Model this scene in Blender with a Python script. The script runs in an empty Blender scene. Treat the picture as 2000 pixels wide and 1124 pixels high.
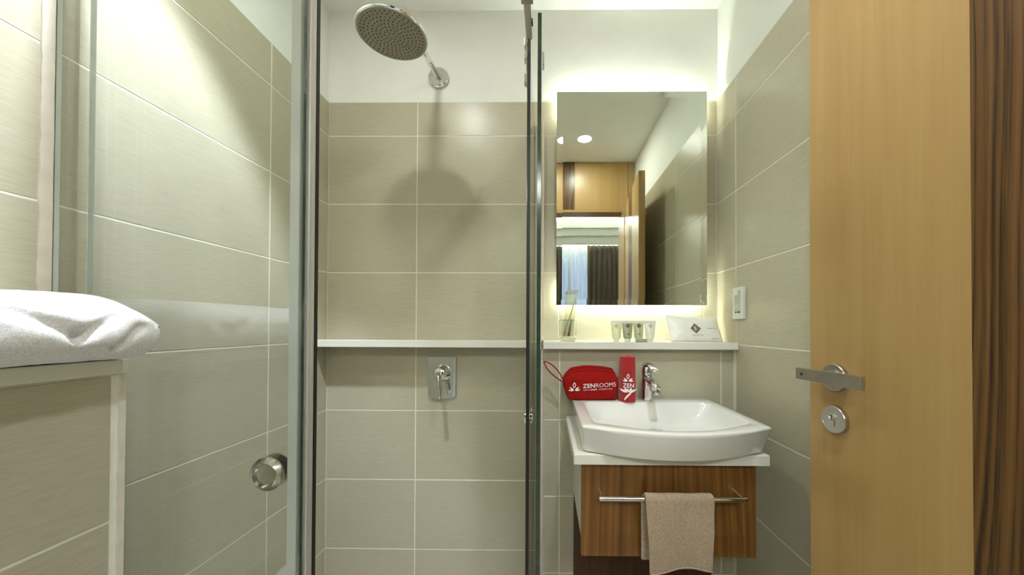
import bpy, bmesh, math, random
from mathutils import Vector, Matrix, noise
random.seed(7)
S = bpy.context.scene
COL = S.collection
R = math.radians

# ------------------------------------------------------------------ camera
F, YAW, PITCH, ROLL, SX, SY, ZC = 693.0, .0113, .0095, .0037, 59.5, 70.2, 1.1153
cam_d = bpy.data.cameras.new('camera')
cam = bpy.data.objects.new('camera', cam_d)
COL.objects.link(cam)
cam_d.sensor_fit = 'HORIZONTAL'
cam_d.sensor_width = 36
cam_d.lens = F / 2000 * 36
cam_d.shift_x = -SX / 2000
cam_d.shift_y = SY / 2000
cam_d.clip_start = .01
fw = Vector((-math.sin(YAW) * math.cos(PITCH), math.cos(YAW) * math.cos(PITCH), math.sin(PITCH)))
rt = Vector((math.cos(YAW), math.sin(YAW), 0))
up = rt.cross(fw)
rt, up = rt * math.cos(ROLL) + up * math.sin(ROLL), up * math.cos(ROLL) - rt * math.sin(ROLL)
cam.matrix_world = Matrix(((rt.x, up.x, -fw.x, 0), (rt.y, up.y, -fw.y, 0), (rt.z, up.z, -fw.z, ZC), (0, 0, 0, 1)))
S.camera = cam

# ------------------------------------------------------------------ world + exposure
W = bpy.data.worlds.new('daylight')
S.world = W
W.use_nodes = True
W.node_tree.nodes['Background'].inputs[0].default_value = (.50, .62, 1.0, 1)
W.node_tree.nodes['Background'].inputs[1].default_value = 2.2
S.view_settings.view_transform = 'Standard'
S.view_settings.look = 'None'
S.view_settings.gamma = 1
S.view_settings.use_curve_mapping = False
S.view_settings.exposure = -0.03
SPOT_W = 105        # downlights
LED_E = 105         # strip behind the mirror
COVE_E = 30         # bedroom cove
SPOT_COL = (.76, .85, 1.0)
LED_COL = (.93, 1.0, .88)

# ------------------------------------------------------------------ node helpers
def newmat(name):
    m = bpy.data.materials.new(name)
    m.use_nodes = True
    nt = m.node_tree
    return m, nt, nt.nodes['Principled BSDF']

def N(nt, typ, **kw):
    n = nt.nodes.new(typ)
    for k, v in kw.items():
        if k.startswith('i_'):
            n.inputs[k[2:].replace('_', ' ')].default_value = v
        else:
            setattr(n, k, v)
    return n

def L(nt, a, b):
    nt.links.new(a, b)

def ramp(nt, src, stops):
    r = nt.nodes.new('ShaderNodeValToRGB')
    e = r.color_ramp.elements
    while len(e) < len(stops):
        e.new(.5)
    for el, (p, c) in zip(e, stops):
        el.position = p
        el.color = (*c, 1)
    L(nt, src, r.inputs[0])
    return r.outputs[0]

def coords(nt, scale, kind='Object', rand=0.0):
    t = N(nt, 'ShaderNodeTexCoord')
    mp = N(nt, 'ShaderNodeMapping')
    mp.inputs['Scale'].default_value = scale
    L(nt, t.outputs[kind], mp.inputs[0])
    if rand:
        oi = N(nt, 'ShaderNodeObjectInfo')
        mu = N(nt, 'ShaderNodeMath', operation='MULTIPLY')
        mu.inputs[1].default_value = rand
        L(nt, oi.outputs['Random'], mu.inputs[0])
        cb = N(nt, 'ShaderNodeCombineXYZ')
        for i in range(3):
            L(nt, mu.outputs[0], cb.inputs[i])
        L(nt, cb.outputs[0], mp.inputs['Location'])
    return mp.outputs[0]

def bump(nt, bs, height, strength, dist):
    b = N(nt, 'ShaderNodeBump')
    b.inputs['Strength'].default_value = strength
    b.inputs['Distance'].default_value = dist
    L(nt, height, b.inputs['Height'])
    L(nt, b.outputs[0], bs.inputs['Normal'])

def plain(name, col, rough=.5, metal=0.0, spec=.5, var=.04, scale=(9, 9, 9), bmp=0.0, bscale=(60, 60, 60), bdist=.001, coat=0):
    m, nt, bs = newmat(name)
    n = N(nt, 'ShaderNodeTexNoise', i_Scale=1.0, i_Detail=4.0)
    L(nt, coords(nt, scale), n.inputs[0])
    lo = tuple(max(0, c * (1 - var)) for c in col)
    hi = tuple(min(1, c * (1 + var)) for c in col)
    L(nt, ramp(nt, n.outputs[0], [(.3, lo), (.7, hi)]), bs.inputs['Base Color'])
    bs.inputs['Roughness'].default_value = rough
    bs.inputs['Metallic'].default_value = metal
    bs.inputs['Specular IOR Level'].default_value = spec
    bs.inputs['Coat Weight'].default_value = coat
    bs.inputs['Coat Roughness'].default_value = .03
    if bmp:
        n2 = N(nt, 'ShaderNodeTexNoise', i_Scale=1.0, i_Detail=5.0)
        L(nt, coords(nt, bscale), n2.inputs[0])
        bump(nt, bs, n2.outputs[0], bmp, bdist)
    return m

def emit(name, col, strength):
    m, nt, bs = newmat(name)
    bs.inputs['Base Color'].default_value = (.8, .8, .8, 1)
    bs.inputs['Emission Color'].default_value = (*col, 1)
    bs.inputs['Emission Strength'].default_value = strength
    return m

def glassy(name, tint, f0=.035, rough=0.0, gcol=(1, 1, 1)):
    """thin clear sheet: transparent + mirror mixed by Schlick's law"""
    m, nt, bs = newmat(name)
    nt.nodes.remove(bs)
    out = nt.nodes['Material Output']
    g = N(nt, 'ShaderNodeNewGeometry')
    d = N(nt, 'ShaderNodeVectorMath', operation='DOT_PRODUCT')
    L(nt, g.outputs['Normal'], d.inputs[0]); L(nt, g.outputs['Incoming'], d.inputs[1])
    a = N(nt, 'ShaderNodeMath', operation='ABSOLUTE'); L(nt, d.outputs['Value'], a.inputs[0])
    s = N(nt, 'ShaderNodeMath', operation='SUBTRACT'); s.inputs[0].default_value = 1; L(nt, a.outputs[0], s.inputs[1])
    p = N(nt, 'ShaderNodeMath', operation='POWER'); L(nt, s.outputs[0], p.inputs[0]); p.inputs[1].default_value = 5
    k = N(nt, 'ShaderNodeMath', operation='MULTIPLY_ADD'); L(nt, p.outputs[0], k.inputs[0])
    k.inputs[1].default_value = 1 - f0; k.inputs[2].default_value = f0
    t = N(nt, 'ShaderNodeBsdfTransparent'); t.inputs[0].default_value = (*tint, 1)
    gl = N(nt, 'ShaderNodeBsdfGlossy'); gl.inputs[0].default_value = (*gcol, 1); gl.inputs['Roughness'].default_value = rough
    mx = N(nt, 'ShaderNodeMixShader')
    L(nt, k.outputs[0], mx.inputs[0]); L(nt, t.outputs[0], mx.inputs[1]); L(nt, gl.outputs[0], mx.inputs[2])
    L(nt, mx.outputs[0], out.inputs[0])
    return m

# ------------------------------------------------------------------ materials
def tile_mat():
    m, nt, bs = newmat('beige_linen_tile')
    n = N(nt, 'ShaderNodeTexNoise', i_Scale=1.0, i_Detail=5.0, i_Roughness=.6)
    L(nt, coords(nt, (24, 24, 420), rand=37), n.inputs[0])
    n2 = N(nt, 'ShaderNodeTexNoise', i_Scale=1.0, i_Detail=3.0)
    L(nt, coords(nt, (5, 5, 5), rand=61), n2.inputs[0])
    mx = N(nt, 'ShaderNodeMath', operation='MULTIPLY_ADD')
    L(nt, n2.outputs[0], mx.inputs[0]); mx.inputs[1].default_value = .25; L(nt, n.outputs[0], mx.inputs[2])
    L(nt, ramp(nt, mx.outputs[0], [(.42, (.44, .403, .290)), (.82, (.53, .488, .365))]), bs.inputs['Base Color'])
    bs.inputs['Roughness'].default_value = .30
    bs.inputs['Specular IOR Level'].default_value = .45
    bump(nt, bs, n.outputs[0], .12, .0006)
    return m

def maple_mat():
    m, nt, bs = newmat('maple_veneer')
    n = N(nt, 'ShaderNodeTexNoise', i_Scale=1.0, i_Detail=6.0, i_Roughness=.62, i_Distortion=.5)
    L(nt, coords(nt, (26, 26, 1.1)), n.inputs[0])
    n2 = N(nt, 'ShaderNodeTexNoise', i_Scale=1.0, i_Detail=3.0)
    L(nt, coords(nt, (160, 160, 5)), n2.inputs[0])
    a = N(nt, 'ShaderNodeMath', operation='MULTIPLY_ADD')
    L(nt, n2.outputs[0], a.inputs[0]); a.inputs[1].default_value = .35; L(nt, n.outputs[0], a.inputs[2])
    L(nt, ramp(nt, a.outputs[0], [(.30, (.335, .203, .068)), (.62, (.39, .245, .092)), (1.0, (.44, .288, .116))]), bs.inputs['Base Color'])
    bs.inputs['Roughness'].default_value = .34
    bs.inputs['Specular IOR Level'].default_value = .35
    return m

def zebra_mat(name, cols, sc=46, dist=7.0, rough=.3):
    m, nt, bs = newmat(name)
    c = coords(nt, (1, 1, .13))
    n = N(nt, 'ShaderNodeTexNoise', i_Scale=4.0, i_Detail=2.0)
    L(nt, c, n.inputs[0])
    sep = N(nt, 'ShaderNodeSeparateXYZ'); L(nt, c, sep.inputs[0])
    ad = N(nt, 'ShaderNodeMath', operation='ADD'); L(nt, sep.outputs[0], ad.inputs[0]); L(nt, sep.outputs[1], ad.inputs[1])
    k = N(nt, 'ShaderNodeMath', operation='MULTIPLY_ADD'); L(nt, n.outputs[0], k.inputs[0]); k.inputs[1].default_value = .17; L(nt, ad.outputs[0], k.inputs[2])
    cb = N(nt, 'ShaderNodeCombineXYZ'); L(nt, k.outputs[0], cb.inputs[0])
    n3 = N(nt, 'ShaderNodeTexNoise', i_Scale=sc, i_Detail=3.5, i_Roughness=.6)
    L(nt, cb.outputs[0], n3.inputs[0])
    n4 = N(nt, 'ShaderNodeTexNoise', i_Scale=1.0, i_Detail=3.0)
    L(nt, coords(nt, (300, 300, 9)), n4.inputs[0])
    a = N(nt, 'ShaderNodeMath', operation='MULTIPLY_ADD')
    L(nt, n4.outputs[0], a.inputs[0]); a.inputs[1].default_value = .16; L(nt, n3.outputs[0], a.inputs[2])
    L(nt, ramp(nt, a.outputs[0], cols), bs.inputs['Base Color'])
    bs.inputs['Roughness'].default_value = rough
    bs.inputs['Specular IOR Level'].default_value = .35
    return m

def terry_mat(name, col, sc=420, strength=.9, dist=.003):
    m, nt, bs = newmat(name)
    n = N(nt, 'ShaderNodeTexNoise', i_Scale=sc, i_Detail=4.0, i_Roughness=.7)
    t = N(nt, 'ShaderNodeTexCoord'); L(nt, t.outputs['Object'], n.inputs[0])
    L(nt, ramp(nt, n.outputs[0], [(.35, tuple(c * .72 for c in col)), (.6, col)]), bs.inputs['Base Color'])
    bs.inputs['Roughness'].default_value = .95
    bs.inputs['Sheen Weight'].default_value = .35
    bump(nt, bs, n.outputs[0], strength, dist)
    return m

M = {}
M['tile'] = tile_mat()
M['grout'] = plain('cream_grout', (.80, .77, .66), .85, var=.05, scale=(30, 30, 30))
M['paint'] = plain('white_wall_paint', (.84, .845, .80), .75, var=.02, bmp=.1, bscale=(90, 90, 90))
M['ceil'] = plain('white_ceiling_paint', (.86, .865, .82), .8, var=.02)
M['floor'] = plain('stone_floor', (.40, .36, .29), .4, var=.12, scale=(6, 6, 6))
M['stone'] = plain('cream_solid_surface', (.72, .69, .57), .3, var=.03, scale=(14, 14, 14))
M['white_stone'] = plain('white_solid_surface', (.80, .78, .70), .22, var=.02)
M['caulk'] = plain('silicone_caulk', (.70, .63, .52), .6, var=.06, scale=(30, 30, 30), bmp=.3)
M['maple'] = maple_mat()
M['zebra'] = zebra_mat('zebrano_inlay', [(.43, (.006, .004, .002)), (.51, (.050, .024, .008)), (.58, (.115, .055, .017)), (.72, (.18, .09, .028))], sc=95)
M['teak'] = zebra_mat('teak_veneer', [(.40, (.045, .017, .005)), (.47, (.13, .053, .014)), (.60, (.20, .088, .022)), (.75, (.26, .122, .033))], sc=64)
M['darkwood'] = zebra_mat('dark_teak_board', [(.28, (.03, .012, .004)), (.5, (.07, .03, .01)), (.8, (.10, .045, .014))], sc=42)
M['chrome'] = plain('polished_chrome', (.80, .80, .80), .06, 1.0, var=.02)
M['steel'] = plain('brushed_steel', (.55, .53, .49), .28, 1.0, var=.08, scale=(200, 20, 20))
M['knob'] = plain('satin_chrome', (.62, .60, .54), .14, 1.0, var=.05)
M['alu'] = plain('satin_aluminium', (.56, .55, .50), .36, .35, var=.05, scale=(300, 300, 4))
M['rubber'] = plain('black_gasket', (.012, .010, .008), .5)
M['black'] = plain('black_plastic', (.01, .01, .01), .4)
M['nozzle_face'] = plain('grey_shower_face', (.36, .35, .29), .35, .6, var=.06, scale=(40, 40, 40))
M['glass'] = glassy('clear_green_glass', (.972, .985, .978), .045)
M['glass_edge'] = plain('glass_edge_green', (.035, .055, .040), .12, var=.2, scale=(40, 40, 40))
M['seal'] = plain('clear_plastic_seal', (.46, .48, .43), .3, var=.05)
M['lit_edge'] = plain('lit_glass_edge', (.66, .72, .67), .4, var=.05)  # pale colour stands for light caught in the glass edge
M['tumbler'] = plain('tumbler_glass', (.97, .98, .96), .0, var=0)
_b = M['tumbler'].node_tree.nodes['Principled BSDF']; _b.inputs['Transmission Weight'].default_value = 1; _b.inputs['IOR'].default_value = 1.45
M['ceramic'] = plain('white_glazed_ceramic', (.78, .77, .73), .12, var=.01, coat=.6)
M['towel_white'] = terry_mat('white_terry', (.93, .91, .89), 380, .55, .0016)
M['towel_beige'] = terry_mat('beige_terry', (.52, .385, .255), 210, 1.0, .005)
M['red_cloth'] = plain('red_canvas', (.29, .006, .004), .85, spec=.15, var=.10, scale=(60, 60, 60), bmp=.35, bscale=(900, 900, 900), bdist=.0006)
M['red_terry'] = terry_mat('red_terry', (.40, .010, .012), 500, .5, .002)
M['print_white'] = plain('white_print', (.86, .80, .78), .7)
M['mirror'] = plain('mirror_silver', (.80, .84, .76), .0, 1.0, var=0.0)
M['mirror_back'] = plain('mirror_backing', (.55, .55, .5), .6)
M['led'] = emit('led_strip', LED_COL, LED_E)
M['lamp'] = emit('downlight_diffuser', (.96, 1, .93), 300)
M['cove'] = emit('lit_cove_wall', (.95, 1, .93), COVE_E)
M['plastic'] = plain('white_plastic', (.74, .75, .70), .35)
M['film'] = plain('white_film_pack', (.86, .85, .80), .28, var=.03, scale=(30, 30, 30), bmp=.5, bscale=(45, 45, 45), bdist=.004)
M['tube_clear'] = plain('milky_tube', (.80, .80, .70), .3)
M['tube_yellow'] = plain('pale_yellow_tube', (.74, .73, .46), .3)
M['tube_grey'] = plain('olive_grey_tube', (.34, .35, .22), .3)
M['tube_sage'] = plain('sage_tube', (.46, .48, .30), .3)
M['olive'] = plain('olive_print', (.10, .115, .035), .5)
M['gold'] = plain('gold_print', (.50, .46, .16), .5)
M['sage'] = plain('pale_sage_print', (.45, .47, .33), .5)
M['brown_print'] = plain('taupe_print', (.17, .155, .10), .5)
M['grey_print'] = plain('grey_print', (.42, .42, .36), .6)
M['soap'] = plain('grey_soap_tin', (.36, .35, .27), .45)
M['sachet'] = glassy('sachet_film', (.84, .85, .74), .07, .3)
M['red_plastic'] = plain('red_plastic', (.55, .05, .04), .4)
M['drape'] = plain('brown_drape', (.085, .062, .045), .9, var=.15, scale=(120, 120, 120))
def sheer_mat():
    m, nt, bs = newmat('sheer_curtain')
    out = nt.nodes['Material Output']
    nt.nodes.remove(bs)
    n = N(nt, 'ShaderNodeTexNoise', i_Scale=1.0); L(nt, coords(nt, (60, 60, 4)), n.inputs[0])
    c = ramp(nt, n.outputs[0], [(.3, (.62, .66, .66)), (.7, (.78, .80, .78))])
    d = N(nt, 'ShaderNodeBsdfDiffuse'); L(nt, c, d.inputs[0])
    tl = N(nt, 'ShaderNodeBsdfTranslucent'); L(nt, c, tl.inputs[0])
    tr = N(nt, 'ShaderNodeBsdfTransparent')
    a = N(nt, 'ShaderNodeMixShader'); a.inputs[0].default_value = .5; L(nt, d.outputs[0], a.inputs[1]); L(nt, tl.outputs[0], a.inputs[2])
    b = N(nt, 'ShaderNodeMixShader'); b.inputs[0].default_value = .45; L(nt, a.outputs[0], b.inputs[1]); L(nt, tr.outputs[0], b.inputs[2])
    L(nt, b.outputs[0], out.inputs[0])
    return m
M['sheer'] = sheer_mat()
M['leaf'] = plain('leaf_green', (.05, .09, .05), .5, var=.3)
M['pelmet'] = plain('grey_pelmet_paint', (.50, .50, .44), .7)

# ------------------------------------------------------------------ object helpers
def wloc(o):
    v = Vector((0, 0, 0))
    while o is not None:
        v = v + o.location
        o = o.parent
    return v

def tag(o, label=None, cat=None, group=None, kind=None):
    if label: o['label'] = label
    if cat: o['category'] = cat
    if group: o['group'] = group
    if kind: o['kind'] = kind
    return o

def thing(name, label, cat, loc, group=None, kind=None):
    o = bpy.data.objects.new(name, None)
    COL.objects.link(o)
    o.empty_display_size = .05
    o.location = loc
    return tag(o, label, cat, group, kind)

def obj(name, bm, mat, parent=None, smooth=False, origin=None, label=None):
    """bm is in world coordinates; its origin goes to the parent (or to origin)"""
    o3 = Vector(origin) if origin is not None else (wloc(parent) if parent else Vector((0, 0, 0)))
    bmesh.ops.translate(bm, verts=bm.verts, vec=-o3)
    bmesh.ops.recalc_face_normals(bm, faces=bm.faces)
    me = bpy.data.meshes.new(name)
    if smooth:
        for f in bm.faces: f.smooth = True
    bm.to_mesh(me)
    bm.free()
    for mm in (mat if isinstance(mat, (list, tuple)) else [mat]):
        me.materials.append(mm)
    if smooth == 'angle':
        me.set_sharp_from_angle(angle=R(35))
    o = bpy.data.objects.new(name, me)
    COL.objects.link(o)
    if parent:
        o.parent = parent
        o.location = o3 - wloc(parent)
    else:
        o.location = o3
    if label: o['label'] = label
    return o

def box(bm, x0, x1, y0, y1, z0, z1, mi=0, bev=0, seg=2, xf=None):
    vs = [bm.verts.new((x, y, z)) for x in (x0, x1) for y in (y0, y1) for z in (z0, z1)]
    q = [(0, 1, 3, 2), (4, 6, 7, 5), (0, 4, 5, 1), (2, 3, 7, 6), (0, 2, 6, 4), (1, 5, 7, 3)]
    fs = [bm.faces.new([vs[i] for i in f]) for f in q]
    for f in fs: f.material_index = mi
    geo = vs
    if bev:
        es = list({e for f in fs for e in f.edges})
        r = bmesh.ops.bevel(bm, geom=es, offset=bev, segments=seg, profile=.5, affect='EDGES')
        geo = list({v for f in r['faces'] for v in f.verts} | {v for v in vs if v.is_valid})
    if xf is not None:
        for v in geo: v.co = xf @ v.co
    return geo

def BX(*a, **k):
    bm = bmesh.new(); box(bm, *a, **k); return bm

def ring(bm, pts):
    return [bm.verts.new(p) for p in pts]

def skin(bm, rings, close=True, cap0=True, cap1=True, mi=0):
    n = len(rings[0])
    for a, b in zip(rings[:-1], rings[1:]):
        for i in range(n if close else n - 1):
            f = bm.faces.new((a[i], a[(i + 1) % n], b[(i + 1) % n], b[i])); f.material_index = mi
    if cap0: bm.faces.new(rings[0][::-1]).material_index = mi
    if cap1: bm.faces.new(rings[-1]).material_index = mi

def frame_of(d):
    d = Vector(d).normalized()
    a = Vector((0, 0, 1)) if abs(d.z) < .9 else Vector((1, 0, 0))
    u = d.cross(a).normalized()
    return u, d.cross(u).normalized()

def tube(bm, path, rad, n=14, cap=True, mi=0, ry=None):
    path = [Vector(p) for p in path]
    rads = rad if isinstance(rad, (list, tuple)) else [rad] * len(path)
    rings = []
    u = None
    for i, p in enumerate(path):
        d = (path[min(i + 1, len(path) - 1)] - path[max(i - 1, 0)]).normalized()
        if u is None:
            u, v = frame_of(d)
        else:
            u = (u - d * u.dot(d)).normalized(); v = d.cross(u).normalized()
        r = rads[i]; r2 = r if ry is None else ry
        rings.append(ring(bm, [p + u * math.cos(2 * math.pi * k / n) * r + v * math.sin(2 * math.pi * k / n) * r2 for k in range(n)]))
    skin(bm, rings, True, cap, cap, mi)

def lathe(bm, prof, c=(0, 0, 0), axis=(0, 0, 1), n=32, cap0=True, cap1=True, mi=0):
    ax = Vector(axis).normalized(); u, v = frame_of(ax); c = Vector(c)
    rings = [ring(bm, [c + ax * h + (u * math.cos(2 * math.pi * k / n) + v * math.sin(2 * math.pi * k / n)) * r for k in range(n)]) for r, h in prof]
    skin(bm, rings, True, cap0, cap1, mi)

def prism(bm, pts, d, mi=0):
    """flat outline pts extruded by vector d"""
    d = Vector(d)
    a = ring(bm, pts); b = ring(bm, [Vector(p) + d for p in pts])
    skin(bm, [a, b], True, True, True, mi)

def text_mesh(body, size, offset=0.0, xs=1.0):
    cu = bpy.data.curves.new('lettering', 'FONT')
    cu.body = body; cu.size = size; cu.offset = offset; cu.resolution_u = 3
    to = bpy.data.objects.new('lettering', cu)
    COL.objects.link(to)
    bpy.context.view_layer.update()
    me = bpy.data.meshes.new_from_object(to.evaluated_get(bpy.context.evaluated_depsgraph_get()))
    COL.objects.unlink(to); bpy.data.objects.remove(to); bpy.data.curves.remove(cu)
    vs = [(v.co.x * xs, v.co.y) for v in me.vertices]
    fs = [tuple(p.vertices) for p in me.polygons]
    bpy.data.meshes.remove(me)
    return vs, fs

def put2d(bm, shape, fn):
    vs, fs = shape
    vv = [bm.verts.new(fn(x, y)) for x, y in vs]
    for f in fs:
        try: bm.faces.new([vv[i] for i in f])
        except ValueError: pass

def petal(cx, cy, ang, l, w, n=7):
    """leaf outline starting at (cx,cy)"""
    a, b = [], []
    for i in range(n + 1):
        t = i / n
        h = w * math.sin(math.pi * t ** .8)
        a.append((t * l, h)); b.append((t * l, -h))
    p = a + b[::-1][1:-1]
    ca, sa = math.cos(ang), math.sin(ang)
    return [(cx + x * ca - y * sa, cy + x * sa + y * ca) for x, y in p]

def lotus(size):
    """list of outlines for the lotus mark, about size wide, base at 0,0"""
    s = size
    out = []
    for ang, l, w in ((6, .52, .075), (174, .52, .075), (36, .50, .080), (144, .50, .080)):
        a = R(ang)
        out.append([(x * s, y * s) for x, y in petal(math.cos(a) * .06, math.sin(a) * .06 + .10, a, l, w)])
    return out

def lotus_ring(size, n=20):
    s = size
    o, i = [], []
    for k in range(n):
        t = 2 * math.pi * k / n
        q = abs(math.cos(t)) + abs(math.sin(t))
        rr = .5 * 1 + .5 * (1 / q)
        o.append((math.cos(t) * .155 * s * rr, (.60 + math.sin(t) * .27 * rr) * s))
        i.append((math.cos(t) * .085 * s * rr, (.60 + math.sin(t) * .16 * rr) * s))
    return o, i

def put_lotus(bm, size, fn):
    for p in lotus(size):
        bm.faces.new([bm.verts.new(fn(x, y)) for x, y in p])
    o, i = lotus_ring(size)
    O = [bm.verts.new(fn(*p)) for p in o]; I = [bm.verts.new(fn(*p)) for p in i]
    n = len(O)
    for k in range(n): bm.faces.new((O[k], O[(k + 1) % n], I[(k + 1) % n], I[k]))

# ------------------------------------------------------------------ room shell
XL, XR, YB, ZT, ZCE = -.959, .736, 1.54, 2.10, 2.51
YBOX, XLEDGE = 1.40, -.81
ZROWS = [0, .15, .45, .75, 1.05, 1.35, 1.65, 1.95, 2.10]
TT, GAP = .008, .0042       # tile thickness, joint

def struct(name, bm, mat, label):
    o = obj(name, bm, mat); tag(o, label, kind='structure'); return o

fl = struct('floor', BX(XL - .15, XR + .15, -.12, YB + .15, -.12, 0), M['floor'], 'stone floor of the bathroom')
ce = struct('ceiling', BX(XL - .15, XR + .15, -.12, YB + .15, ZCE, ZCE + .12), M['ceil'], 'white painted bathroom ceiling')
wb = struct('wall_back', BX(XL - .15, XR + .15, YB + TT, YB + .15, 0, ZCE), M['paint'], 'white painted back wall tiled in beige up to door height')
wl = struct('wall_left', BX(XL - .15, XL - TT, -.12, YB + TT, 0, ZCE), M['paint'], 'left wall with beige tiles below white paint')
wr = struct('wall_right', BX(XR + TT, XR + .15, -.12, YB + TT, 0, ZCE), M['paint'], 'right wall with beige tiles below white paint')
wx = struct('wall_boxing', BX(-.012 + TT * 0, XR, YBOX + TT, YB - .0005, 0, 1.028), M['grout'], 'tiled boxed-out lower wall behind the washbasin')
wg = struct('wall_ledge', BX(XL, XLEDGE - TT, 0, .672, 0, 1.022), M['grout'], 'low tiled ledge wall along the left side')

_tile_cache = {}
def tiles(parent, axis, plane, sgn, useams, zseams, skip=None):
    """one object per tile; sgn = direction the tile face looks along the wall normal"""
    for u0, u1 in zip(useams[:-1], useams[1:]):
        for z0, z1 in zip(zseams[:-1], zseams[1:]):
            if skip and skip((u0 + u1) / 2, (z0 + z1) / 2): continue
            w, h = u1 - u0 - GAP, z1 - z0 - GAP
            key = (axis, round(w, 4), round(h, 4))
            if key not in _tile_cache:
                bm = bmesh.new()
                if axis == 'x': box(bm, -w / 2, w / 2, -TT / 2, TT / 2, -h / 2, h / 2, bev=.0008, seg=1)
                else: box(bm, -TT / 2, TT / 2, -w / 2, w / 2, -h / 2, h / 2, bev=.0008, seg=1)
                bmesh.ops.recalc_face_normals(bm, faces=bm.faces)
                me = bpy.data.meshes.new('tile'); bm.to_mesh(me); bm.free(); me.materials.append(M['tile'])
                _tile_cache[key] = me
            o = bpy.data.objects.new('tile', _tile_cache[key]); COL.objects.link(o); o.parent = parent
            c = plane - sgn * TT / 2 + random.uniform(-.0002, .0002)
            um, zm = (u0 + u1) / 2, (z0 + z1) / 2
            o.location = ((um, c, zm) if axis == 'x' else (c, um, zm))

# grout beds sit a little behind the tile faces
obj('grout_bed', BX(XL, XR, YB + .0009, YB + TT, 0, ZT), M['grout'], wb)
obj('grout_bed', BX(XL - TT, XL - .0009, 0, YB, 0, ZT), M['grout'], wl)
obj('grout_bed', BX(XR + .0009, XR + TT, 0, YB, 0, ZT), M['grout'], wr)
obj('grout_bed', BX(-.010, XR, YBOX + .0009, YBOX + TT, 0, 1.026), M['grout'], wx)
obj('grout_bed', BX(XLEDGE - TT, XLEDGE - .0009, 0, .67, 0, 1.022), M['grout'], wg)
tiles(wb, 'x', YB, -1, [XL, -.568, .054, .676, XR], ZROWS[4:])
tiles(wb, 'x', YB, -1, [XL, -.568, -.016], ZROWS[:5])
tiles(wl, 'y', XL, 1, [0, .593, 1.215, YB], ZROWS, skip=lambda u, z: u < .6 and z < 1.05)
tiles(wr, 'y', XR, -1, [0, .346, .965, 1.387, YB], ZROWS, skip=lambda u, z: u > 1.4 and z < 1.05)
tiles(wx, 'x', YBOX, -1, [-.010, .0525, .685, XR], [0, .15, .45, .75, 1.026])
tiles(wg, 'y', XLEDGE, 1, [0, .655], [0, .15, .45, .75, 1.022])

# front wall with the doorway (the camera stands in it) and its wood head panel
bm = bmesh.new()
box(bm, -1.62, -.30, -.12, 0, 0, 2.95); box(bm, .665, 2.0, -.12, 0, 0, 2.95); box(bm, -.30, .665, -.12, 0, 2.12, 2.95)
wf = struct('wall_front', bm, M['paint'], 'wall with the doorway opposite the mirror')
hp = thing('trim_1', 'maple head panel with a dark zebra-wood stripe above the doorway', None, (.2, .006, 2.3), kind='structure')
for a, b, mt, nm in ((-.30, .135, 'maple', 'panel'), (.137, .232, 'zebra', 'inlay'), (.234, .682, 'maple', 'panel'), (.686, .7335, 'maple', 'panel')):
    obj(nm, BX(a, b, .0005, .013, 2.105, 2.508), M[mt], hp)
bm = bmesh.new(); box(bm, -.30, -.27, -.13, .012, 0, 2.10); box(bm, .632, .662, -.13, .10, 0, 2.10); box(bm, -.30, .662, -.13, .012, 2.085, 2.1045)
struct('trim_2', bm, M['maple'], 'maple door lining around the doorway')

# ------------------------------------------------------------------ bedroom beyond the doorway (seen in the mirror)
BX0, BX1, BY0 = -1.5, 1.9, -2.75
struct('floor_bedroom', BX(BX0 - .1, BX1 + .1, BY0 - .1, -.12, -.12, 0), M['floor'], 'bedroom floor beyond the doorway')
struct('ceiling_bedroom', BX(BX0 - .1, BX1 + .1, BY0 - .1, -.12, 2.95, 3.05), M['ceil'], 'bedroom ceiling beyond the doorway')
struct('wall_bedroom_left', BX(BX0 - .1, BX0, BY0, -.12, 0, 2.95), M['paint'], 'side wall of the bedroom')
struct('wall_bedroom_right', BX(BX1, BX1 + .1, BY0, -.12, 0, 2.95), M['paint'], 'far side wall of the bedroom')
bm = bmesh.new()
box(bm, BX0, -.55, BY0 - .1, BY0, 0, 2.95); box(bm, 1.30, BX1, BY0 - .1, BY0, 0, 2.95)
box(bm, -.55, 1.30, BY0 - .1, BY0, 2.40, 2.95); box(bm, -.55, 1.30, BY0 - .1, BY0, 0, .35)
struct('wall_bedroom_window', bm, M['paint'], 'bedroom window wall')
wn = thing('window_1', 'bedroom window behind sheer and dark brown curtains', None, (.37, BY0 - .05, .35), kind='structure')
bm = bmesh.new()
for a, b in ((-.55, -.50), (.345, .395), (1.25, 1.30)): box(bm, a, b, BY0 - .08, BY0 - .03, .35, 2.40)
for a, b in ((.35, .40), (1.42, 1.47), (2.35, 2.40)): box(bm, -.55, 1.30, BY0 - .08, BY0 - .03, a, b)
obj('window_frame', bm, M['plastic'], wn)
obj('pane', BX(-.50, .345, BY0 - .058, BY0 - .052, .40, 2.35), M['glass'], wn)
obj('pane', BX(.395, 1.25, BY0 - .058, BY0 - .052, .40, 2.35), M['glass'], wn)

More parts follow.
